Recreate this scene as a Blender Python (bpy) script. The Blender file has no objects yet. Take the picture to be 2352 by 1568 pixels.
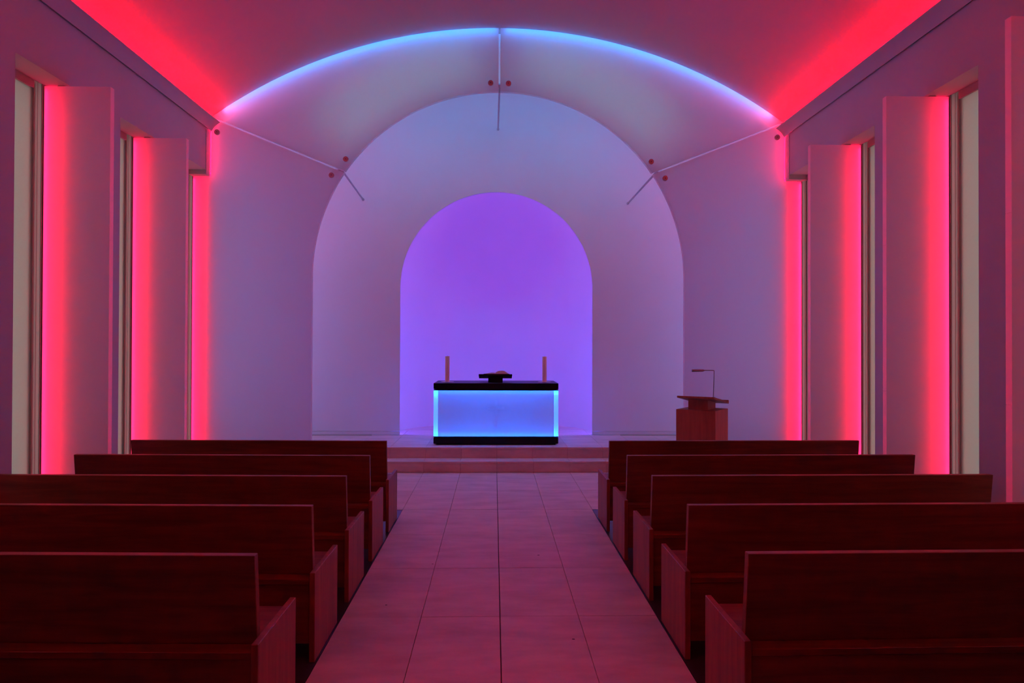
import bpy, bmesh, math, random
from mathutils import Vector, Matrix, Euler

random.seed(7)
S = bpy.context.scene
COL = S.collection

# ------------------------------------------------------------------ camera
FPX, YAW, PITCH, ROLL = 1659.56, 0.0247, 0.0082, 0.0031
cam_data = bpy.data.cameras.new("camera")
cam_data.sensor_width = 36.0
cam_data.lens = 36.0 * FPX / 2352.0
cam_data.clip_end = 200
cam = bpy.data.objects.new("camera", cam_data)
COL.objects.link(cam)
cam.matrix_world = (Matrix.Translation((-0.0428, 0.0, 1.71))
                    @ Matrix.Rotation(-YAW, 4, 'Z')
                    @ Matrix.Rotation(math.pi / 2 + PITCH, 4, 'X')
                    @ Matrix.Rotation(ROLL, 4, 'Z'))
S.camera = cam

# ------------------------------------------------------------------ world, exposure, lamp levels
W = bpy.data.worlds.new("dusk")
S.world = W
W.use_nodes = True
WORLD_COL, WORLD_STR = (0.94, 1.0, 0.95), 0.50
W.node_tree.nodes["Background"].inputs[0].default_value = (*WORLD_COL, 1)
W.node_tree.nodes["Background"].inputs[1].default_value = WORLD_STR
S.view_settings.view_transform = 'Standard'
S.view_settings.look = 'None'
S.view_settings.exposure = 0.0
S.view_settings.gamma = 1.0
S.view_settings.use_curve_mapping = False
S.cycles.use_denoising = True
S.cycles.max_bounces = 14
S.cycles.diffuse_bounces = 10
S.cycles.transmission_bounces = 10
S.cycles.sample_clamp_indirect = 6.0

# colour (linear) and strength of every kind of light strip in the room
LAMPS = {
    'cove':       ((1.0000, 0.0010, 0.0062), 96.0),
    'fin':        ((1.0000, 0.0029, 0.0471), 34.0),
    'fin_core':   ((1.0000, 0.0117, 0.1083), 12.0),
    'crown_core': ((0.0167, 0.2667, 1.0000), 6.0),
    'edge':       ((1.0000, 0.0062, 0.0769), 130.0),
    'crown':      ((0.0088, 0.2618, 1.0000), 34.0),
    'cavity':     ((0.3030, 0.8182, 1.0000), 13.2),  # added hidden wash for the chancel, no such source known
    'side':       ((0.3380, 0.3521, 1.0000), 14.2),  # added hidden fill from the chancel sides
    'niche_arch': ((0.3586, 0.0552, 1.0000), 14.5),
    'niche_leg':  ((0.1341, 0.0634, 1.0000), 41.0),
    'altar':      ((0.0064, 0.1571, 1.0000), 560.0),
}

# ------------------------------------------------------------------ materials
def new_mat(name):
    m = bpy.data.materials.new(name)
    m.use_nodes = True
    return m, m.node_tree.nodes, m.node_tree.links

def principled(name, col, rough=0.6, spec=0.3, metal=0.0, var=0.06, scale=6.0, bump=0.0, bscale=200.0):
    m, n, l = new_mat(name)
    b = n["Principled BSDF"]
    b.inputs["Roughness"].default_value = rough
    b.inputs["Specular IOR Level"].default_value = spec
    b.inputs["Metallic"].default_value = metal
    tc = n.new("ShaderNodeTexCoord")
    nz = n.new("ShaderNodeTexNoise")
    nz.inputs["Scale"].default_value = scale
    nz.inputs["Detail"].default_value = 5
    l.new(tc.outputs["Object"], nz.inputs["Vector"])
    r = n.new("ShaderNodeValToRGB")
    lo = [max(0, c * (1 - var)) for c in col]
    hi = [min(1, c * (1 + var)) for c in col]
    r.color_ramp.elements[0].position = 0.3
    r.color_ramp.elements[0].color = (*lo, 1)
    r.color_ramp.elements[1].position = 0.7
    r.color_ramp.elements[1].color = (*hi, 1)
    l.new(nz.outputs["Fac"], r.inputs["Fac"])
    l.new(r.outputs["Color"], b.inputs["Base Color"])
    if bump:
        nb = n.new("ShaderNodeTexNoise")
        nb.inputs["Scale"].default_value = bscale
        nb.inputs["Detail"].default_value = 3
        l.new(tc.outputs["Object"], nb.inputs["Vector"])
        bp = n.new("ShaderNodeBump")
        bp.inputs["Strength"].default_value = bump
        bp.inputs["Distance"].default_value = 0.002
        l.new(nb.outputs["Fac"], bp.inputs["Height"])
        l.new(bp.outputs["Normal"], b.inputs["Normal"])
    return m

def wood(name, axis, dark, light, rough=0.45):
    """grain stretched along one object axis"""
    m, n, l = new_mat(name)
    b = n["Principled BSDF"]
    b.inputs["Roughness"].default_value = rough
    b.inputs["Specular IOR Level"].default_value = 0.3
    tc = n.new("ShaderNodeTexCoord")
    oi = n.new("ShaderNodeObjectInfo")
    add = n.new("ShaderNodeVectorMath"); add.operation = 'ADD'
    mul = n.new("ShaderNodeVectorMath"); mul.operation = 'SCALE'
    mul.inputs["Scale"].default_value = 13.0
    comb = n.new("ShaderNodeCombineXYZ")
    for i in range(3):
        l.new(oi.outputs["Random"], comb.inputs[i])
    l.new(comb.outputs[0], mul.inputs[0])
    l.new(tc.outputs["Object"], add.inputs[0])
    l.new(mul.outputs[0], add.inputs[1])
    mp = n.new("ShaderNodeMapping")
    sc = [9.0, 9.0, 9.0]
    sc[axis] = 0.7
    mp.inputs["Scale"].default_value = sc
    l.new(add.outputs[0], mp.inputs["Vector"])
    nz = n.new("ShaderNodeTexNoise")
    nz.inputs["Scale"].default_value = 2.2
    nz.inputs["Detail"].default_value = 8
    nz.inputs["Roughness"].default_value = 0.65
    nz.inputs["Distortion"].default_value = 0.6
    l.new(mp.outputs[0], nz.inputs["Vector"])
    r = n.new("ShaderNodeValToRGB")
    r.color_ramp.elements[0].position = 0.33
    r.color_ramp.elements[0].color = (*dark, 1)
    r.color_ramp.elements[1].position = 0.66
    r.color_ramp.elements[1].color = (*light, 1)
    l.new(nz.outputs["Fac"], r.inputs["Fac"])
    l.new(r.outputs["Color"], b.inputs["Base Color"])
    bp = n.new("ShaderNodeBump")
    bp.inputs["Strength"].default_value = 0.15
    bp.inputs["Distance"].default_value = 0.001
    l.new(nz.outputs["Fac"], bp.inputs["Height"])
    l.new(bp.outputs["Normal"], b.inputs["Normal"])
    return m

def frosted(name, col, through=0.5):
    """milky acrylic: part scattered back, part scattered through"""
    m, n, l = new_mat(name)
    n.remove(n["Principled BSDF"])
    out = n["Material Output"]
    d = n.new("ShaderNodeBsdfDiffuse"); d.inputs["Color"].default_value = (*col, 1)
    t = n.new("ShaderNodeBsdfTranslucent"); t.inputs["Color"].default_value = (*col, 1)
    mx = n.new("ShaderNodeMixShader"); mx.inputs[0].default_value = through
    l.new(d.outputs[0], mx.inputs[1]); l.new(t.outputs[0], mx.inputs[2])
    l.new(mx.outputs[0], out.inputs["Surface"])
    return m

def glow(kind):
    col, st = LAMPS[kind]
    m, n, l = new_mat("light_" + kind)
    n.remove(n["Principled BSDF"])
    e = n.new("ShaderNodeEmission")
    e.inputs["Color"].default_value = (*col, 1)
    e.inputs["Strength"].default_value = st
    l.new(e.outputs[0], n["Material Output"].inputs["Surface"])
    return m

def stone(name, a, b_, rough=0.55):
    m, n, l = new_mat(name)
    b = n["Principled BSDF"]
    b.inputs["Roughness"].default_value = rough
    b.inputs["Specular IOR Level"].default_value = 0.3
    tc = n.new("ShaderNodeTexCoord")
    geo = n.new("ShaderNodeNewGeometry")
    mp = n.new("ShaderNodeMapping"); mp.inputs["Scale"].default_value = (1.3, 3.4, 3.4)
    l.new(geo.outputs["Position"], mp.inputs["Vector"])
    nz = n.new("ShaderNodeTexNoise")
    nz.inputs["Scale"].default_value = 1.6; nz.inputs["Detail"].default_value = 9
    nz.inputs["Roughness"].default_value = 0.62
    l.new(mp.outputs[0], nz.inputs["Vector"])
    r = n.new("ShaderNodeValToRGB")
    r.color_ramp.elements[0].position = 0.30; r.color_ramp.elements[0].color = (*a, 1)
    r.color_ramp.elements[1].position = 0.62; r.color_ramp.elements[1].color = (*b_, 1)
    l.new(nz.outputs["Fac"], r.inputs["Fac"])
    # a few small dark pits
    vo = n.new("ShaderNodeTexVoronoi"); vo.inputs["Scale"].default_value = 2.6
    l.new(geo.outputs["Position"], vo.inputs["Vector"])
    lt = n.new("ShaderNodeMath"); lt.operation = 'LESS_THAN'; lt.inputs[1].default_value = 0.028
    l.new(vo.outputs["Distance"], lt.inputs[0])
    oi = n.new("ShaderNodeObjectInfo")
    mr = n.new("ShaderNodeMapRange")
    mr.inputs["To Min"].default_value = 0.94; mr.inputs["To Max"].default_value = 1.04
    l.new(oi.outputs["Random"], mr.inputs["Value"])
    hv = n.new("ShaderNodeHueSaturation")
    l.new(mr.outputs[0], hv.inputs["Value"])
    l.new(r.outputs["Color"], hv.inputs["Color"])
    mx = n.new("ShaderNodeMix"); mx.data_type = 'RGBA'
    l.new(lt.outputs[0], mx.inputs["Factor"])
    l.new(hv.outputs["Color"], mx.inputs["A"])
    mx.inputs["B"].default_value = (0.10, 0.07, 0.06, 1)
    l.new(mx.outputs["Result"], b.inputs["Base Color"])
    bp = n.new("ShaderNodeBump"); bp.inputs["Strength"].default_value = 0.1
    bp.inputs["Distance"].default_value = 0.002
    l.new(nz.outputs["Fac"], bp.inputs["Height"])
    l.new(bp.outputs["Normal"], b.inputs["Normal"])
    return m

M = {
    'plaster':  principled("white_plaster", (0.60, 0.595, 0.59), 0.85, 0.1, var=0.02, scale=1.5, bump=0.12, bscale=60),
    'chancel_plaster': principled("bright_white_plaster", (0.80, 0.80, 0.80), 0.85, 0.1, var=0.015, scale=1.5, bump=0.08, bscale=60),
    'acrylic':  frosted("milky_acrylic", (0.91, 0.90, 0.91), 0.5),
    'screen':   frosted("screen_acrylic", (0.86, 0.86, 0.86), 0.68),
    'altar_acrylic': frosted("altar_acrylic", (0.88, 0.88, 0.88), 0.6),
    'profile':  frosted("glass_profile", (0.76, 0.72, 0.73), 0.88),
    'dark_metal': principled("dark_metal", (0.05, 0.05, 0.05), 0.6, 0.3),  # for the strips added behind the panes as shade
    'edge_acrylic': frosted("edge_acrylic", (0.96, 0.96, 0.96), 0.9),
    'core':     principled("altar_core", (0.32, 0.32, 0.36), 0.8, 0.1),  # for the light-damping block added inside the altar
    'ceiling':  principled("warm_ceiling_plaster", (0.50, 0.42, 0.43), 0.9, 0.1, var=0.02, scale=1.2, bump=0.1, bscale=60),
    'cross':    frosted("cross_acrylic", (0.97, 0.97, 0.97), 0.94),
    'joint_acrylic': frosted("joint_acrylic", (0.98, 0.98, 0.98), 0.88),
    'pane':     frosted("frosted_pane", (0.80, 0.80, 0.78), 0.78),
    'frame':    principled("grey_frame", (0.42, 0.41, 0.40), 0.5, 0.3, var=0.03),
    'joint':    principled("dark_joint", (0.16, 0.12, 0.11), 0.9, 0.1),
    'stone':    stone("limestone", (0.58, 0.48, 0.41), (0.76, 0.64, 0.56)),
    'lino':     principled("dark_flooring", (0.03, 0.03, 0.04), 0.28, 0.5, var=0.1),
    'wood_x':   wood("pew_wood_long", 0, (0.15, 0.045, 0.023), (0.27, 0.078, 0.038)),
    'wood_z':   wood("pew_wood_upright", 2, (0.22, 0.065, 0.035), (0.40, 0.115, 0.06)),
    'wood_l':   wood("lectern_wood", 2, (0.30, 0.085, 0.04), (0.44, 0.12, 0.06)),
    'black':    principled("black_stone", (0.004, 0.004, 0.006), 0.4, 0.22, var=0.1),
    'wax':      frosted("candle_wax", (0.97, 0.76, 0.60), 0.3),
    'wick':     principled("burnt_wick", (0.03, 0.025, 0.02), 0.9, 0.1),
    'plate':    principled("pale_plate", (0.75, 0.74, 0.75), 0.4, 0.4, var=0.02),
    'paper':    principled("paper", (0.80, 0.74, 0.66), 0.8, 0.1, var=0.04, scale=30),
    'cover':    principled("book_cover", (0.16, 0.03, 0.03), 0.6, 0.2),
    'metal':    principled("satin_metal", (0.40, 0.38, 0.38), 0.4, 0.5, metal=0.6, var=0.03),
    'disc':     principled("disc_metal", (0.62, 0.46, 0.46), 0.5, 0.3, var=0.03),
    'rod':      principled("rod_metal", (0.55, 0.52, 0.55), 0.45, 0.4, var=0.03),
    'hole':     principled("bolt_hole", (0.02, 0.015, 0.015), 0.8, 0.1),
}
for k in LAMPS:
    M['lamp_' + k] = glow(k)

# ------------------------------------------------------------------ mesh helpers
def link(name, bm, mat, parent=None, loc=None, smooth=False):
    me = bpy.data.meshes.new(name)
    bmesh.ops.recalc_face_normals(bm, faces=bm.faces[:])
    bm.to_mesh(me)
    bm.free()
    if smooth:
        for p in me.polygons:
            p.use_smooth = True
    if isinstance(mat, (list, tuple)):
        for q in mat:
            me.materials.append(q)
    else:
        me.materials.append(mat)
    o = bpy.data.objects.new(name, me)
    COL.objects.link(o)
    if parent is not None:
        o.parent = parent
    if loc is not None:
        o.location = loc
    return o

def add_box(bm, lo, hi):
    x0, y0, z0 = lo
    x1, y1, z1 = hi
    vs = [bm.verts.new(p) for p in ((x0, y0, z0), (x1, y0, z0), (x1, y1, z0), (x0, y1, z0),
                                    (x0, y0, z1), (x1, y0, z1), (x1, y1, z1), (x0, y1, z1))]
    fs = [bm.faces.new([vs[i] for i in f]) for f in
          ((0, 3, 2, 1), (4, 5, 6, 7), (0, 1, 5, 4), (1, 2, 6, 5), (2, 3, 7, 6), (3, 0, 4, 7))]
    return vs, fs

def bm_box(lo, hi, bev=0.0, seg=1):
    lo2 = [min(a, b) for a, b in zip(lo, hi)]
    hi2 = [max(a, b) for a, b in zip(lo, hi)]
    bm = bmesh.new()
    add_box(bm, lo2, hi2)
    if bev:
        bmesh.ops.bevel(bm, geom=bm.edges[:], offset=bev, segments=seg, affect='EDGES', profile=0.5)
    return bm

def box(name, lo, hi, mat, parent=None, bev=0.0, origin=(0, 0, 0)):
    o = Vector(origin)
    return link(name, bm_box(Vector(lo) - o, Vector(hi) - o, bev), mat, parent)

def add_prism(bm, pts, y0, y1):
    """outline of (x, z) points pushed from y0 to y1"""
    a = [bm.verts.new((x, y0, z)) for x, z in pts]
    b = [bm.verts.new((x, y1, z)) for x, z in pts]
    bm.faces.new(a)
    bm.faces.new(b[::-1])
    n = len(pts)
    for i in range(n):
        j = (i + 1) % n
        bm.faces.new((a[i], b[i], b[j], a[j]))

def add_prism_x(bm, pts, x0, x1, skew=None):
    """outline of (y, z) points pushed from x0 to x1"""
    k = skew or (lambda x: 0.0)
    a = [bm.verts.new((x0, y + k(x0), z)) for y, z in pts]
    b = [bm.verts.new((x1, y + k(x1), z)) for y, z in pts]
    bm.faces.new(a)
    bm.faces.new(b[::-1])
    n = len(pts)
    for i in range(n):
        j = (i + 1) % n
        bm.faces.new((a[i], b[i], b[j], a[j]))

def add_lathe(bm, prof, seg=32, c=(0, 0, 0), axis='Z'):
    rings = []
    for r, h in prof:
        ring = []
        for i in range(seg):
            a = 2 * math.pi * i / seg
            if axis == 'Z':
                p = (c[0] + r * math.cos(a), c[1] + r * math.sin(a), c[2] + h)
            else:
                p = (c[0] + r * math.cos(a), c[1] + h, c[2] + r * math.sin(a))
            ring.append(bm.verts.new(p))
        rings.append(ring)
    for a, b in zip(rings, rings[1:]):
        for i in range(seg):
            j = (i + 1) % seg
            bm.faces.new((a[i], a[j], b[j], b[i]))
    bm.faces.new(rings[0][::-1])
    bm.faces.new(rings[-1])

def add_tube(bm, path, rad, seg=10):
    pts = [Vector(p) for p in path]
    rings = []
    for i, p in enumerate(pts):
        if i == 0:
            d = pts[1] - pts[0]
        elif i == len(pts) - 1:
            d = pts[-1] - pts[-2]
        else:
            d = (pts[i + 1] - p).normalized() + (p - pts[i - 1]).normalized()
        d.normalize()
        up = Vector((0, 1, 0)) if abs(d.y) < 0.9 else Vector((0, 0, 1))
        u = d.cross(up).normalized()
        v = d.cross(u).normalized()
        r = rad[i] if isinstance(rad, (list, tuple)) else rad
        rings.append([bm.verts.new(p + u * (r * math.cos(2 * math.pi * k / seg)) + v * (r * math.sin(2 * math.pi * k / seg)))
                      for k in range(seg)])
    for a, b in zip(rings, rings[1:]):
        for i in range(seg):
            j = (i + 1) % seg
            bm.faces.new((a[i], a[j], b[j], b[i]))
    bm.faces.new(rings[0][::-1])
    bm.faces.new(rings[-1])

def thing(name, label, cat, loc=(0, 0, 0), group=None, rotz=0.0):
    o = bpy.data.objects.new(name, None)
    o.empty_display_size = 0.1
    COL.objects.link(o)
    o.location = loc
    o.rotation_euler = (0, 0, rotz)
    tag(o, label, cat, group)
    return o

def tag(o, label, cat, group=None):
    o['label'] = label
    o['category'] = cat
    if group:
        o['group'] = group

def struct(o, label=None):
    o['kind'] = 'structure'
    if label:
        o['label'] = label
    return o

def struct_empty(name, loc=(0, 0, 0), label=None):
    o = bpy.data.objects.new(name, None)
    o.empty_display_size = 0.1
    COL.objects.link(o)
    o.location = loc
    return struct(o, label)

def copy_tree(src, loc, label=None):
    r = src.copy()
    COL.objects.link(r)
    r.location = loc
    if label:
        r['label'] = label
    for ch in list(src.children):
        c = ch.copy()
        COL.objects.link(c)
        c.parent = r
        for g in list(ch.children):
            d = g.copy()
            COL.objects.link(d)
            d.parent = c
    return r

# ------------------------------------------------------------------ room measures
XS = 0.035                       # middle of the nave walls
XW, XO, XI = 3.893, 4.1025, 3.5165   # wall face, window frame, inner edge of the fins (from XS)
YA, YB = 9.75, 11.64             # screen, chancel wall
YBACK = -4.0
ZH = 4.045                       # window heads
VR, VZ = 6.617, -0.58            # vault circle
PLAT, STEP = 0.30, 0.15
FIN_Y = [4.93, 6.536, 8.128]     # front faces of the fins
NEAR = [4.215, 5.824, 7.441, 9.05]
FAR = [5.06, 6.666, 8.258, 9.90]
BEHIND = [(2.625, 3.335, 3.465)]      # extra lit windows added out of view to redden the front room

def vault(dx, r=VR):
    return VZ + math.sqrt(r * r - dx * dx)

# ------------------------------------------------------------------ floor
floor = box("floor", (-4.6, YBACK, -0.12), (4.6, 13.8, -0.012), M['joint'])
struct(floor)
def slab(lo, hi, parent=floor, name="tile"):
    return box(name, lo, hi, M['stone'], parent, 0.0015)
rows = [-1.4, -0.4, 0.6, 1.605, 2.607, 3.609, 4.611, 5.618, 6.623, 7.644]
for r0, r1 in zip(rows, rows[1:]):
    for c in range(4):
        x0 = -1.0 + 0.5 * c
        g0 = 0.0028 if c == 2 else 0.0015
        g1 = 0.0028 if c == 1 else 0.0015
        dz = random.uniform(-0.0006, 0.0006)
        slab((x0 + g0, r0 + 0.0018, -0.03), (x0 + 0.5 - g1, r1 - 0.0018, dz))
rows2 = [7.644, 8.637, 9.894]
for r0, r1 in zip(rows2, rows2[1:]):
    for c in range(16):
        x0 = -4.0 + 0.5 * c
        g0 = 0.0028 if c == 8 else 0.0015
        g1 = 0.0028 if c == 7 else 0.0015
        dz = random.uniform(-0.0006, 0.0006)
        slab((x0 + g0, r0 + 0.0018, -0.03), (x0 + 0.5 - g1, r1 - 0.0018, dz))
for s in (-1, 1):
    box("dark_flooring", (s * 1.004, YBACK, -0.012), (s * 4.3, 7.642, -0.004), M['lino'], floor)
box("back_paving", (-1.0, YBACK, -0.03), (1.0, -1.402, 0.0), M['stone'], floor)

# steps and chancel platform
E1, E2 = 9.896, 10.205
st = box("trim_1", (-4.0, E1 + 0.03, -0.01), (4.0, YB + 2.0, STEP - 0.034), M['joint'])
struct(st, "lower of the two broad stone steps")
st2 = box("trim_2", (-4.0, E2 + 0.03, STEP - 0.034), (4.0, YB + 2.1, PLAT - 0.034), M['joint'])
struct(st2, "upper stone step and chancel platform")
for par, y, z0, z1, yend in ((st, E1, 0.0, STEP, E2 + 0.02), (st2, E2, STEP, PLAT, 11.60)):
    for c in range(16):
        x0 = -4.0 + 0.5 * c
        g = 0.0012
        box("riser_stone", (x0 + g, y + 0.004, z0 + 0.001), (x0 + 0.5 - g, y + 0.029, z1 - 0.0315), M['stone'], par, 0.001)
        box("tread_stone", (x0 + g, y, z1 - 0.03), (x0 + 0.5 - g, yend, z1), M['stone'], par, 0.0015)
for c in range(8):
    x0 = -2.0 + 0.5 * c
    box("tread_stone", (x0 + 0.0012, 11.604, PLAT - 0.03), (x0 + 0.4988, 13.5, PLAT), M['stone'], st2, 0.0015)

# ------------------------------------------------------------------ vault
bm = bmesh.new()
N = 72
XV = 4.3
rows_ = []
for k in range(N + 1):
    x = -XV + 2 * XV * k / N
    rows_.append([bm.verts.new((x + XS, y, z)) for (y, z) in
                  ((YBACK, vault(x)), (YB + 0.1, vault(x)), (YB + 0.1, vault(x) + 0.15), (YBACK, vault(x) + 0.15))])
for a, b in zip(rows_, rows_[1:]):
    for i in range(4):
        j = (i + 1) % 4
        bm.faces.new((a[i], b[i], b[j], a[j]))
bm.faces.new(rows_[0]); bm.faces.new(rows_[-1][::-1])
ceiling = link("ceiling", bm, M['ceiling'], smooth=False)
struct(ceiling)

# ------------------------------------------------------------------ side walls
def side_wall(s):
    nm = "wall_left" if s < 0 else "wall_right"
    bm = bmesh.new()
    def b(x0, x1, y0, y1, z0, z1):
        xa, xb = sorted((XS + s * x0, XS + s * x1))
        add_box(bm, (xa, y0, z0), (xb, y1, z1))
    piers = [(YBACK, BEHIND[0][0]), (BEHIND[0][2], NEAR[0]), (FAR[0], NEAR[1]), (FAR[1], NEAR[2]), (FAR[2], NEAR[3]), (FAR[3], YB + 0.3)]
    for y0, y1 in piers:
        b(XW, 4.40, y0, y1, -0.02, ZH)
    b(XW, 4.40, YBACK, YB + 0.3, ZH, 4.605)
    b(4.06, 4.40, YBACK, YB + 0.3, 4.605, 4.95)
    return struct(link(nm, bm, M['plaster']))
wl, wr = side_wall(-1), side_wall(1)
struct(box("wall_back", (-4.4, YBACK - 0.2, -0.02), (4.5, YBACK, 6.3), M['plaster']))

# ------------------------------------------------------------------ cornices with a light trough
def cornice(s, name):
    prof = []
    for i in range(13):                       # hollow underside from the lip back to the wall
        t = math.pi / 2 * i / 12
        u, v = i / 12, 0.35
        prof.append((3.750 + 0.112 * (v * math.sin(t) + (1 - v) * u), 4.592 + 0.113 * (v * math.cos(t) + (1 - v) * (1 - u))))
    prof += [(3.868, 4.592), (3.874, 4.612), (4.058, 4.612), (4.058, 4.635), (3.84, 4.635), (3.765, 4.705)]
    pts = [(XS + s * x, z) for x, z in prof]
    bm = bmesh.new()
    add_prism(bm, pts, YBACK + 0.01, YA - 0.015)
    o = struct(link(name, bm, M['plaster']),
               "plaster cornice with a hidden light trough along the " + ("left" if s < 0 else "right") + " wall")
    xa, xb = sorted((XS + s * 3.83, XS + s * 3.87))
    box("light_strip", (xa, -0.5, 4.665), (xb, YA - 0.06, 4.685), M['lamp_cove'], o)
    return o
cornice(-1, "trim_3"); cornice(1, "trim_4")

# ------------------------------------------------------------------ windows (frame, frosted pane)
def window(s, name, near, finy, far):
    w = struct_empty(name, (XS + s * XO, near, 0))
    def b(nm, x0, x1, y0, y1, z0, z1, m, bev=0.002):
        xa, xb = sorted((s * (x0 - XO), s * (x1 - XO)))
        return box(nm, (xa, y0 - near, z0), (xb, y1 - near, z1), m, w, bev)
    b("pane", 4.138, 4.15, near - 0.04, finy - 0.09, 0.02, ZH - 0.03, M['pane'], 0)
    b("glass_profile", 4.124, 4.128, finy - 0.1075, finy - 0.0595, 0.0, ZH - 0.001, M['profile'], 0)
    b("glass_profile", 4.122, 4.126, finy - 0.0575, finy - 0.0085, 0.0, ZH - 0.001, M['profile'], 0)
    b("stile", 4.1235, 4.160, finy - 0.109, finy - 0.108, 0.0, ZH - 0.001, M['frame'], 0)
    b("stile", 4.1225, 4.132, finy - 0.0593, finy - 0.0577, 0.0, ZH - 0.001, M['frame'], 0)
    b("stile", 4.112, 4.399, finy - 0.008, far - 0.001, 0.0, ZH - 0.001, M['frame'])
    b("cover_strip", 4.166, 4.172, finy - 0.140, finy - 0.100, 0.02, ZH - 0.03, M['dark_metal'], 0)  # strip added behind the pane to darken its edge
    b("head_rail", 4.122, 4.20, near + 0.001, finy - 0.11, ZH - 0.075, ZH - 0.001, M['frame'])
    b("sill_rail", 4.122, 4.20, near + 0.001, finy - 0.11, 0.0, 0.07, M['frame'])
    return w
k = 1
fy = FIN_Y + [YA]
for s in (-1, 1):
    for i in range(4):
        window(s, "window_%d" % k, NEAR[i], fy[i], FAR[i])
        k += 1
for s in (-1, 1):
    for n_, f_, e_ in BEHIND:  # added pair with unseen fins and strips, for red light only
        w = window(s, "window_%d" % k, n_, f_, e_)
        for nm, x0, x1, y0, y1, z1, m in (("fin_panel", XI, 4.10, f_, f_ + 0.062, 4.03, M['acrylic']),
                                          ("light_strip", 4.075, 4.10, f_ + 0.085, f_ + 0.11, 4.0, M['lamp_fin'])):
            xa, xb = sorted((s * (x0 - XO), s * (x1 - XO)))
            box(nm, (xa, y0 - n_, 0.03), (xb, y1 - n_, z1), m, w)
        k += 1

# L-shaped edging where the last lintel meets the screen
for s, nm in ((-1, "trim_5"), (1, "trim_6")):
    bm = bmesh.new()
    xa, xb = sorted((XS + s * (XW - 0.006), XS + s * (XW + 0.02)))
    add_box(bm, (xa, YA - 0.13, 3.985), (xb, YA - 0.012, 4.58))
    xa, xb = sorted((XS + s * (XW + 0.02), XS + s * 4.12))
    add_box(bm, (xa, YA - 0.13, 3.985), (xb, YA - 0.012, ZH + 0.001))
    struct(link(nm, bm, M['plaster']), "edging of the last lintel beside the screen")

# ------------------------------------------------------------------ screen of four milky acrylic panels
scr = struct_empty("wall_screen", (0, YA, 0), "milky acrylic screen with a tall arched opening")
TH = 0.06
AX, AR, AZ = 0.024, 2.515, 2.656
ZTOP = 0.005
def arc(cx, cz, r, a0, a1, n):
    return [(cx + r * math.cos(a0 + (a1 - a0) * i / n), cz + r * math.sin(a0 + (a1 - a0) * i / n)) for i in range(n + 1)]
def top_edge(x0, x1, n):
    return [(x0 + (x1 - x0) * i / n, vault(x0 + (x1 - x0) * i / n - XS) - ZTOP) for i in range(n + 1)]
GAP = 0.013
def joint_dir(pa, pb):
    d = Vector((pb[0] - pa[0], pb[1] - pa[1])).normalized()
    return d
def panel(pts):
    bm = bmesh.new()
    add_prism(bm, pts, 0.0, TH)
    return link("panel", bm, M['screen'], scr)
SIDE = 3.874
for s in (-1, 1):
    # end points of the slanting joint: at the arch and at the wall
    pa = (-2.081, 4.075) if s < 0 else (2.126, 4.095)
    pb = (-3.90, 4.802) if s < 0 else (3.96, 4.808)
    d = joint_dir(pa, pb)
    nrm = Vector((-d.y, d.x))
    if nrm.y < 0:
        nrm = -nrm
    ang = math.atan2(pa[1] - AZ, pa[0] - AX)
    da = GAP / AR
    xside = XS + s * SIDE
    def on_joint(x, off):
        t = (x - pa[0]) / d.x
        return (x, pa[1] + d.y * t + off / abs(d.x))
    # upper panel: from the crown joint to the slanting joint
    a_mid = math.pi / 2
    if s > 0:
        inner = arc(AX, AZ, AR, math.pi / 2 - GAP / AR, ang + da, 36)       # crown -> joint
    else:
        inner = arc(AX, AZ, AR, math.pi / 2 + GAP / AR, ang - da, 36)
    xc0 = 0.017 + s * GAP
    inner[0] = (xc0, inner[0][1])
    jz = on_joint(xside, GAP)
    up = inner + [jz]
    te = top_edge(xside, xc0, 48)
    if te[0][1] <= jz[1] + 0.004:
        te = [p for p in te if p[1] > jz[1] + 0.004 or abs(p[0]) < abs(xside) - 0.2]
    up += te
    panel(up)
    # lower panel: joint -> wall -> window reveal -> floor -> arch
    if s > 0:
        low_arc = arc(AX, AZ, AR, 0.0, ang - da, 44)
    else:
        low_arc = arc(AX, AZ, AR, math.pi, ang + da, 44)
    xarch = AX + s * AR
    lo = [(xarch, 0.004)] + low_arc + [on_joint(xside, -GAP), (xside, 3.985),
                                      (XS + s * 4.105, 3.985), (XS + s * 4.105, 0.004)]
    panel(lo)
def joint_strip(pa, pb, w=0.05):
    d = joint_dir(pa, pb)
    n = Vector((-d.y, d.x)) * (w / 2)
    bm = bmesh.new()
    add_prism(bm, [(pa[0] + n.x, pa[1] + n.y), (pb[0] + n.x, pb[1] + n.y), (pb[0] - n.x, pb[1] - n.y), (pa[0] - n.x, pa[1] - n.y)], TH + 0.0006, TH + 0.0036)
    return link("joint_strip", bm, M['joint_acrylic'], scr)
joint_strip((0.017, 5.31), (0.017, 5.98))
joint_strip((-2.20, 4.1225), (-3.84, 4.778))
joint_strip((2.245, 4.1416), (3.89, 4.780))
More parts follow.
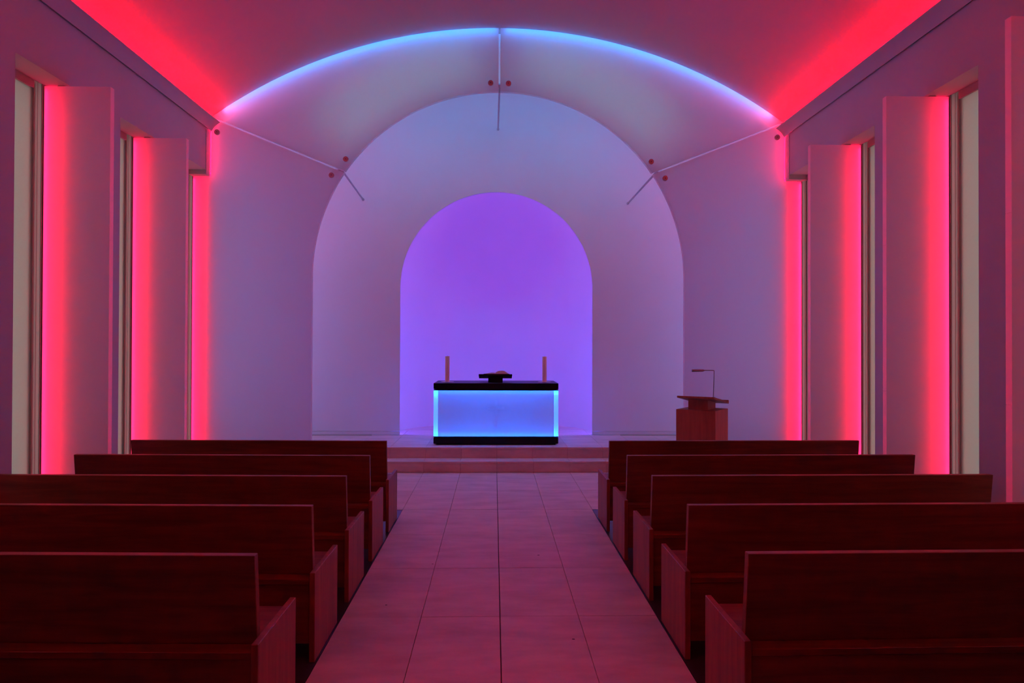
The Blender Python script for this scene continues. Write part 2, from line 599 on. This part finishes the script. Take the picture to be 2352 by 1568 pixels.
# light strips behind the screen
for s in (-1, 1):
    for y0_, y1_, t0_, t1_, kind in ((0.085, 0.110, 0.025, 0.004, 'lamp_crown'), (0.016, 0.030, 0.034, 0.022, 'lamp_crown_core')):
        bm = bmesh.new()
        n = 40
        ring = []
        for i in range(n + 1):
            dx = s * (0.06 + (3.70 - 0.06) * i / n)
            x = XS + dx
            zz = vault(dx)
            ring.append([bm.verts.new(p) for p in ((x, y0_, zz - t0_), (x, y1_, zz - t0_), (x, y1_, zz - t1_), (x, y0_, zz - t1_))])
        for a, b in zip(ring, ring[1:]):
            for i in range(4):
                j = (i + 1) % 4
                bm.faces.new((a[i], b[i], b[j], a[j]))
        bm.faces.new(ring[0]); bm.faces.new(ring[-1][::-1])
        link("light_strip", bm, M[kind], scr)
    xa, xb = sorted((XS + s * 3.872, XS + s * 3.892))
    box("light_strip", (xa, 0.085, 4.0), (xb, 0.105, 4.64), M['lamp_edge'], scr)
    xa, xb = sorted((XS + s * 4.085, XS + s * 4.11))
    box("light_strip", (xa, 0.085, 0.03), (xb, 0.11, 3.97), M['lamp_fin'], scr)
    box("light_strip", (xa + 0.002, 0.012, 0.03), (xa + 0.013, 0.022, 3.96), M['lamp_fin_core'], scr)
    xa, xb = sorted((XS + s * (XW + 0.002), XS + s * (XW + 0.014)))
    box("spacer", (xa, TH + 0.0005, 0.02), (xb, FAR[3] - YA - 0.001, 3.98), M['frame'], scr)  # opaque stop added to hold the red light inside the reveal
    # added strip without a known source: cool wash on the chancel wall
    bm = bmesh.new()
    ring = []
    for i in range(33):
        a = math.radians(40 + (84 - 40) * i / 32)
        ring.append([bm.verts.new((AX + s * r_ * math.cos(a), y_, AZ + r_ * math.sin(a))) for r_, y_ in
                     ((2.99, 0.40), (3.01, 0.40), (3.01, 0.42), (2.99, 0.42))])
    for a, b in zip(ring, ring[1:]):
        for i in range(4):
            j = (i + 1) % 4
            bm.faces.new((a[i], b[i], b[j], a[j]))
    bm.faces.new(ring[0]); bm.faces.new(ring[-1][::-1])
    link("light_strip", bm, M['lamp_cavity'], scr)
    # another added strip, upright on each chancel side, to brighten wall and screen
    xa, xb = sorted((XS + s * 3.86, XS + s * 3.885))
    box("light_strip", (xa, 0.95, 0.5), (xb, 1.0, 4.3), M['lamp_side'], scr)

# ------------------------------------------------------------------ chancel wall and niche
BX, BR, BZ = -0.005, 1.55, 2.664
bm = bmesh.new()
for s in (-1, 1):
    pts = [(BX + s * BR, 0.365)] + (arc(BX, BZ, BR, 0.0, math.pi / 2, 40) if s > 0 else arc(BX, BZ, BR, math.pi, math.pi / 2, 40))
    xo = XS + s * 3.9
    pts += [(BX + (xo - BX) * i / 30, vault(BX + (xo - BX) * i / 30 - XS) + 0.02) for i in range(31)]
    pts += [(xo, 0.365)]
    add_prism(bm, pts, YB, YB + 0.06)
bmesh.ops.remove_doubles(bm, verts=bm.verts[:], dist=1e-5)
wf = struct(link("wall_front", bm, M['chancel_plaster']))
for s, nm in ((-1, "baseboard_left"), (1, "baseboard_right")):
    xa, xb = sorted((BX + s * BR, XS + s * 3.9))
    o = struct(box(nm, (xa, YB - 0.004, 0.304), (xb, YB + 0.06, 0.358), M['chancel_plaster'], None, 0.001))

bm = bmesh.new()
NR = 1.72
na, nv = 48, 24
def niche_ring(r, zc, flip):
    grid = []
    # upright part
    for z in (0.25, 0.8, 1.4, 2.0, BZ):
        grid.append([(BX + r * math.cos(math.pi * i / na), YB + 0.06 + r * math.sin(math.pi * i / na), z) for i in range(na + 1)])
    for kk in range(1, nv + 1):
        e = math.pi / 2 * kk / nv
        rr = r * math.cos(e)
        grid.append([(BX + rr * math.cos(math.pi * i / na), YB + 0.06 + rr * math.sin(math.pi * i / na), BZ + r * math.sin(e)) for i in range(na + 1)])
    vg = [[bm.verts.new(p) for p in row] for row in grid]
    for a, b in zip(vg, vg[1:]):
        for i in range(na):
            bm.faces.new((a[i], a[i + 1], b[i + 1], b[i]))
    return vg
g1 = niche_ring(NR, BZ, False)
g2 = niche_ring(NR + 0.08, BZ, True)
for a, b in zip(zip(g1, g1[1:]), zip(g2, g2[1:])):
    for q in (0, na):
        bm.faces.new((a[0][q], a[1][q], b[1][q], b[0][q]))
bmesh.ops.remove_doubles(bm, verts=bm.verts[:], dist=1e-4)
niche = struct(link("wall_niche", bm, M['chancel_plaster'], smooth=True), "round-headed apse niche behind the altar")
bm = bmesh.new()
ra, n = 1.635, 56
ring = []
for i in range(n + 1):
    a = math.pi * i / n
    ring.append([bm.verts.new((BX + rr * math.cos(a), y, BZ + rr * math.sin(a))) for rr, y in
                 ((ra - 0.012, YB + 0.075), (ra + 0.012, YB + 0.075), (ra + 0.012, YB + 0.095), (ra - 0.012, YB + 0.095))])
for a, b in zip(ring, ring[1:]):
    for i in range(4):
        j = (i + 1) % 4
        bm.faces.new((a[i], b[i], b[j], a[j]))
bm.faces.new(ring[0]); bm.faces.new(ring[-1][::-1])
link("light_strip", bm, M['lamp_niche_arch'], niche)
for s in (-1, 1):
    box("light_strip", (BX + s * ra - 0.012, YB + 0.075, 0.36), (BX + s * ra + 0.012, YB + 0.095, BZ - 0.02), M['lamp_niche_leg'], niche)

# ------------------------------------------------------------------ acrylic fins with their red light strips
EDGE_Z = (1.32, 2.66)
FIN_GROUP = "tall red-lit acrylic fins beside the windows"
def make_fin(s, loc, label):
    t = thing("light_fin", label, "light panel", loc, FIN_GROUP)
    def b(nm, x0, x1, y0, y1, z0, z1, m, par=None, bev=0.0):
        xa, xb = sorted((s * (x0 - XO), s * (x1 - XO)))
        return box(nm, (xa, y0, z0), (xb, y1, z1), m, par or t, bev)
    p = b("fin_panel", XI + 0.0035, 4.10, 0.0, 0.062, 0.004, 4.03, M['acrylic'], None, 0.0)
    bm = bmesh.new()                       # the inner side is open: the edge strips close it
    bm.from_mesh(p.data)
    xin = s * (XI + 0.0035 - XO)
    bmesh.ops.delete(bm, geom=[f for f in bm.faces if all(abs(v.co.x - xin) < 1e-5 for v in f.verts)], context='FACES_ONLY')
    bm.to_mesh(p.data)
    bm.free()
    for z0, z1 in ((0.004, EDGE_Z[0]), (EDGE_Z[0] + 0.002, EDGE_Z[1]), (EDGE_Z[1] + 0.002, 4.03)):
        b("edge_strip", XI, XI + 0.003, 0.0, 0.062, z0, z1, M['edge_acrylic'], None, 0.0008)
    b("light_strip", 4.075, 4.10, 0.085, 0.11, 0.03, 4.0, M['lamp_fin'])
    b("light_strip", 4.080, 4.091, 0.012, 0.022, 0.03, 4.0, M['lamp_fin_core'])
    b("spacer", XW + 0.002, XW + 0.014, 0.0625, FAR[1] - FIN_Y[1] - 0.001, 0.004, 4.03, M['frame'])  # added light block, makes the glow end at the wall corner
    b("edge_profile", 4.1012, 4.1045, 0.0, FAR[1] - FIN_Y[1] - 0.002, 0.004, 4.03, M['frame'])  # opaque strip added to keep red light off the window frame
    b("clip", 3.93, 3.99, 0.012, 0.05, 4.0305, ZH - 0.0005, M['frame'])
    return t
fin_words = {(-1, 0): "milky acrylic fin nearest the back on the left wall, glowing red along its window edge",
             (-1, 1): "left-wall acrylic fin with red glow, second from the altar end screen",
             (-1, 2): "left-wall acrylic fin with red glow, nearest the altar end screen",
             (1, 0): "acrylic fin cut off by the right edge of the photo",
             (1, 1): "right-wall acrylic fin with red glow, second from the altar end screen",
             (1, 2): "right-wall acrylic fin with red glow, nearest the altar end screen"}
for s in (-1, 1):
    f0 = make_fin(s, (XS + s * XO, FIN_Y[1], 0), fin_words[(s, 1)])
    for i in (0, 2):
        copy_tree(f0, (XS + s * XO, FIN_Y[i], 0), fin_words[(s, i)])

# ------------------------------------------------------------------ disc fittings that hold the screen panels
def disc(parent, x, z, off):
    bm = bmesh.new()
    add_lathe(bm, [(0.033, -0.026), (0.036, -0.022), (0.036, -0.001)], 28, (x, 0, z), 'Y')
    d = link("disc", bm, M['disc'], parent)
    bm = bmesh.new()
    add_lathe(bm, [(0.0055, -0.0275), (0.0055, -0.02)], 12, (x, 0, z), 'Y')
    link("bolt_hole", bm, M['hole'], d)
    bm = bmesh.new()
    add_lathe(bm, [(0.012, TH + 0.001), (0.012, TH + 0.035)], 12, (x, 0, z), 'Y')
    link("stud", bm, M['rod'], parent)

def twin(label, p1, p2, start, end):
    c = ((p1[0] + p2[0]) / 2, (p1[1] + p2[1]) / 2)
    t = thing("panel_fitting", label, "fitting", (c[0], YA, c[1]), "round fittings holding the screen panels")
    for p in (p1, p2):
        disc(t, p[0] - c[0], p[1] - c[1], 0)
    bm = bmesh.new()
    add_tube(bm, [(p1[0] - c[0], TH + 0.03, p1[1] - c[1]), (p2[0] - c[0], TH + 0.03, p2[1] - c[1])], 0.026, 8)
    link("bracket", bm, M['rod'], t)
    bm = bmesh.new()
    add_tube(bm, [(0, TH + 0.03, 0), (start[0] - c[0], TH + 0.04, start[1] - c[1]), (end[0] - c[0], YB - YA, end[1] - c[1])],
             0.0135, 10)
    link("rod", bm, M['rod'], t)
    bm = bmesh.new()
    add_lathe(bm, [(0.022, YB - YA - 0.012), (0.022, YB - YA - 0.0005)], 16, (end[0] - c[0], 0, end[1] - c[1]), 'Y')
    link("wall_rose", bm, M['rod'], t)
twin("pair of round discs at the crown of the arch with a rod running back", (-0.101, 5.28), (0.140, 5.277), (0.017, 5.19), (0.009, 5.228))
twin("pair of round discs on the left shoulder of the arch with a slanting rod", (-2.043, 4.231), (-2.234, 4.013), (-2.10, 4.085), (-2.154, 4.077))
twin("pair of round discs on the right shoulder of the arch with a slanting rod", (2.080, 4.235), (2.271, 4.012), (2.14, 4.08), (2.115, 4.048))
for x, z, w in ((-3.758, 4.576, "left"), (3.809, 4.584, "right")):
    t = thing("panel_fitting", "single round disc in the upper %s corner of the screen, under the cornice end" % w, "fitting", (x, YA, z),
              "round fittings holding the screen panels")
    disc(t, 0, 0, 0)

# ------------------------------------------------------------------ altar
AY0, AY1 = 10.447, 11.31
AXC, AHW = -0.012, 0.902
alt = thing("altar", "altar of glowing blue acrylic between black top and base slabs", "altar", (AXC, AY0, PLAT))
def ab(nm, x0, x1, y0, y1, z0, z1, m, bev=0.0, par=None):
    return box(nm, (x0, y0, z0 - PLAT), (x1, y1, z1 - PLAT), m, par or alt, bev)
D = AY1 - AY0
ab("top_slab", -AHW, AHW, 0, D, 1.108, 1.191, M['black'], 0.002)
ab("shadow_gap", -AHW + 0.03, AHW - 0.03, 0.03, D - 0.03, 1.096, 1.109, M['black'])
ab("cover_plate", -AHW, AHW, 0, D, 1.087, 1.097, M['black'])
ab("cover_plate", -AHW, AHW, 0, D, 0.414, 0.4235, M['black'])
ab("shadow_gap", -AHW + 0.03, AHW - 0.03, 0.03, D - 0.03, 0.404, 0.415, M['black'])
ab("base_slab", -AHW, AHW, 0, D, 0.320, 0.405, M['black'], 0.006)
ab("plinth", -AHW + 0.04, AHW - 0.04, 0.03, D - 0.04, 0.3005, 0.321, M['black'])
SW = 0.064
ab("side_pane", -AHW + 0.001, -AHW + SW, 0.001, D - 0.001, 0.424, 1.0865, M['altar_acrylic'], 0.001)
ab("side_pane", AHW - SW, AHW - 0.001, 0.001, D - 0.001, 0.424, 1.0865, M['altar_acrylic'], 0.001)
fp = ab("front_pane", -AHW + SW + 0.001, AHW - SW - 0.001, 0.002, 0.009, 0.424, 1.0865, M['altar_acrylic'])
ab("back_pane", -AHW + SW + 0.001, AHW - SW - 0.001, D - 0.024, D - 0.002, 0.424, 1.0865, M['altar_acrylic'])
ab("inner_core", -AHW + SW + 0.10, AHW - SW - 0.10, 0.13, D - 0.13, 0.424, 1.0865, M['core'])  # unseen block added to soak up light bouncing inside the altar
for z in (0.426, 1.072):
    for y in (0.030, D - 0.055):
        ab("light_strip", -AHW + SW + 0.004, AHW - SW - 0.004, y, y + 0.014, z, z + 0.012, M['lamp_altar'])
    for x in (-AHW + 0.025, AHW - 0.039):
        ab("light_strip", x + 0.004, x + 0.010, 0.03, D - 0.03, z, z + 0.006, M['lamp_altar'])
# faint cross let into the front pane
cxm = AXC - AXC - 0.0
ab("cross_upright", -0.021, 0.019, 0.0005, 0.0019, 0.53, 0.945, M['cross'], 0, fp)
ab("cross_arm", -0.125, -0.022, 0.0, 0.0019, 0.812, 0.858, M['cross'], 0, fp)
ab("cross_arm", 0.020, 0.122, 0.0, 0.0019, 0.812, 0.858, M['cross'], 0, fp)

# candles on their plates
ZT = 1.191
for x, w in ((-0.739, "left"), (0.712, "right")):
    bm = bmesh.new()
    add_lathe(bm, [(0.085, 0.0005), (0.098, 0.003), (0.098, 0.007), (0.09, 0.006)], 40)
    p = link("candle_plate", bm, M['plate'], None, (x, 10.80, ZT), True)
    tag(p, "thin pale round plate under the %s candle on the altar" % w, "plate", "candle plates on the altar")
    c = thing("candle", "tall plain pillar candle on the %s end of the black altar top" % w, "candle", (x, 10.80, ZT + 0.0065), "pillar candles on the altar")
    bm = bmesh.new()
    add_lathe(bm, [(0.0325, 0.0), (0.033, 0.004), (0.033, 0.372), (0.030, 0.378), (0.012, 0.374)], 28)
    link("wax_body", bm, M['wax'], c, None, True)
    bm = bmesh.new()
    add_tube(bm, [(0, 0, 0.372), (0.001, 0, 0.382), (0.003, 0, 0.388)], 0.0016, 6)
    link("wick", bm, M['wick'], c)

# book stand: sloping board on a block, high edge towards the pews
bs = thing("book_stand", "low black book stand in the middle of the altar top", "book stand", (-0.022, 10.62, ZT))
bm = bmesh.new()
add_prism_x(bm, [(0.10, 0.0005), (0.25, 0.0005), (0.25, 0.068), (0.10, 0.094)], -0.107, 0.107)
link("block", bm, M['black'], bs)
slope = math.atan2(-0.052, 0.29)
bm = bm_box((-0.246, 0.0, -0.022), (0.246, 0.295, 0.0), 0.002)
board = link("board", bm, M['black'], bs)
board.location = (0, 0, 0.126)
board.rotation_euler = (slope, 0, 0)
bm = bm_box((-0.246, 0.285, -0.022), (0.246, 0.30, 0.022), 0.002)
lip = link("book_ledge", bm, M['black'], board)
# open book lying on the slope
bk = thing("open_book", "open book with pale pages on the black altar book stand", "book", (-0.024, 10.63, ZT + 0.1268))
bk.rotation_euler = (slope, 0, 0)
bm = bmesh.new()
add_box(bm, (-0.172, 0.002, 0.0), (0.204, 0.255, 0.004))
link("cover", bm, M['cover'], bk)
def pages(pts):
    bm = bmesh.new()
    add_prism(bm, pts, 0.006, 0.25)
    return link("page_block", bm, M['paper'], bk)
pages([(-0.165, 0.0045), (-0.005, 0.0045), (-0.006, 0.012), (-0.03, 0.022), (-0.06, 0.024), (-0.10, 0.016), (-0.165, 0.006)])
pages([(-0.001, 0.0045), (0.198, 0.0045), (0.132, 0.048), (0.10, 0.051), (0.065, 0.050), (0.035, 0.044), (0.012, 0.030), (0.0, 0.012)])

# ------------------------------------------------------------------ lectern
LA = math.radians(-36)
lec = thing("lectern", "reddish wooden lectern with sloping top standing right of the altar steps", "lectern", (2.581, 9.05, 0), None, LA)
lw, ld = 0.25, 0.24
bm = bm_box((-lw, -ld, 0.0), (lw, ld, 0.945), 0.003)
link("body", bm, M['wood_l'], lec)
bm = bmesh.new()
add_prism_x(bm, [(-0.15, 0.944), (0.13, 0.944), (0.13, 1.0245), (-0.15, 1.0685)], -0.125, 0.125)
link("neck", bm, M['wood_l'], lec)
bm = bm_box((-0.215, -0.30, -0.024), (0.255, 0.24, 0.0), 0.002)
top = link("reading_board", bm, M['wood_l'], lec)
top.location = (0, 0, 1.07)
lt = math.radians(-9)
top.rotation_euler = (lt, 0, 0)
bm = bm_box((-0.215, 0.235, -0.024), (0.255, 0.262, 0.02), 0.002)
link("book_ledge", bm, M['wood_l'], top)
lamp = bpy.data.objects.new("reading_lamp", None)
COL.objects.link(lamp)
lamp.parent = lec
lamp.location = (0.223, -0.238, 1.108)
lamp.rotation_euler = (0, 0, -LA)
lamp['label'] = "slim metal reading lamp with a bent stem"
bm = bmesh.new()
path = [(0, 0, 0.0), (0.004, 0, 0.10), (0.010, 0, 0.25), (0.012, 0, 0.318)]
for i in range(6):
    a = math.pi / 2 * i / 5
    path.append((0.012 - 0.012 * (1 - math.cos(a)), 0, 0.318 + 0.012 * math.sin(a)))
path.append((-0.115, 0, 0.3325))
add_tube(bm, path, 0.005, 10)
link("stem", bm, M['metal'], lamp)
bm = bmesh.new()
add_tube(bm, [(-0.105, 0, 0.331), (-0.125, 0, 0.329), (-0.20, 0, 0.328), (-0.262, 0, 0.327), (-0.264, 0, 0.327)], [0.006, 0.014, 0.016, 0.016, 0.012], 14)
link("lamp_head", bm, M['metal'], lamp)
bm = bmesh.new()
add_lathe(bm, [(0.026, -0.012), (0.026, 0.002), (0.018, 0.006)], 20)
link("foot", bm, M['metal'], lamp)

# ------------------------------------------------------------------ pews
def make_pew(s, skew, loc, label, group):
    """origin on the floor at the aisle edge, below the top rear edge of the back"""
    t = thing("pew", label, "pew", loc, group)
    x0, x1 = s * 0.044, s * 2.435
    kf = lambda x: skew * abs(x)
    def pr(nm, pts, xa, xb, m, bev=0.0025, sk=kf):
        bm = bmesh.new()
        add_prism_x(bm, pts, xa, xb, sk)
        bmesh.ops.bevel(bm, geom=bm.edges[:], offset=bev, segments=1, affect='EDGES')
        return link(nm, bm, m, t)
    pr("backrest", [(0.0, 0.8334), (0.045, 0.4465), (0.088, 0.4465), (0.045, 0.8334)], x0, x1, M['wood_x'])
    pr("seat", [(-0.042, 0.416), (0.50, 0.416), (0.50, 0.446), (-0.042, 0.446)], x0, x1, M['wood_x'])
    pr("rear_board", [(-0.036, 0.095), (-0.012, 0.095), (-0.012, 0.4155), (-0.036, 0.4155)], x0, x1, M['wood_x'])
    pr("front_board", [(0.44, 0.30), (0.462, 0.30), (0.462, 0.4155), (0.44, 0.4155)], x0, x1, M['wood_x'])
    for xa, k0 in ((s * 0.012, 0.0), (s * 2.437, skew * 2.44)):
        pr("end_panel", [(-0.045 + k0, -0.003), (0.525 + k0, -0.003), (0.525 + k0, 0.481), (-0.045 + k0, 0.481)],
           xa, xa + s * 0.03, M['wood_z'], 0.003, lambda x: 0.0)
    return t
PEW_Y = [6.77, 5.855, 4.925, 4.005, 3.06]
order = ["front pew {}, closest to the altar", "second pew from the altar, {}", "middle pew {}, third from the altar",
         "fourth pew from the altar, {}", "rearmost pew {}, closest to the camera"]
for s in (-1, 1):
    sidew = "left of the aisle" if s < 0 else "right of the aisle"
    proto = None
    for i, y in enumerate(PEW_Y):
        lab = "dark red wooden " + order[i].format(sidew) if i in (0, 2, 4) else "dark red wooden pew, " + order[i].format(sidew)
        loc = (s * 1.0, y, 0)
        if proto is None:
            proto = make_pew(s, 0.030 if s < 0 else 0.012, loc, lab, "wooden pews " + sidew)
        else:
            copy_tree(proto, loc, lab)
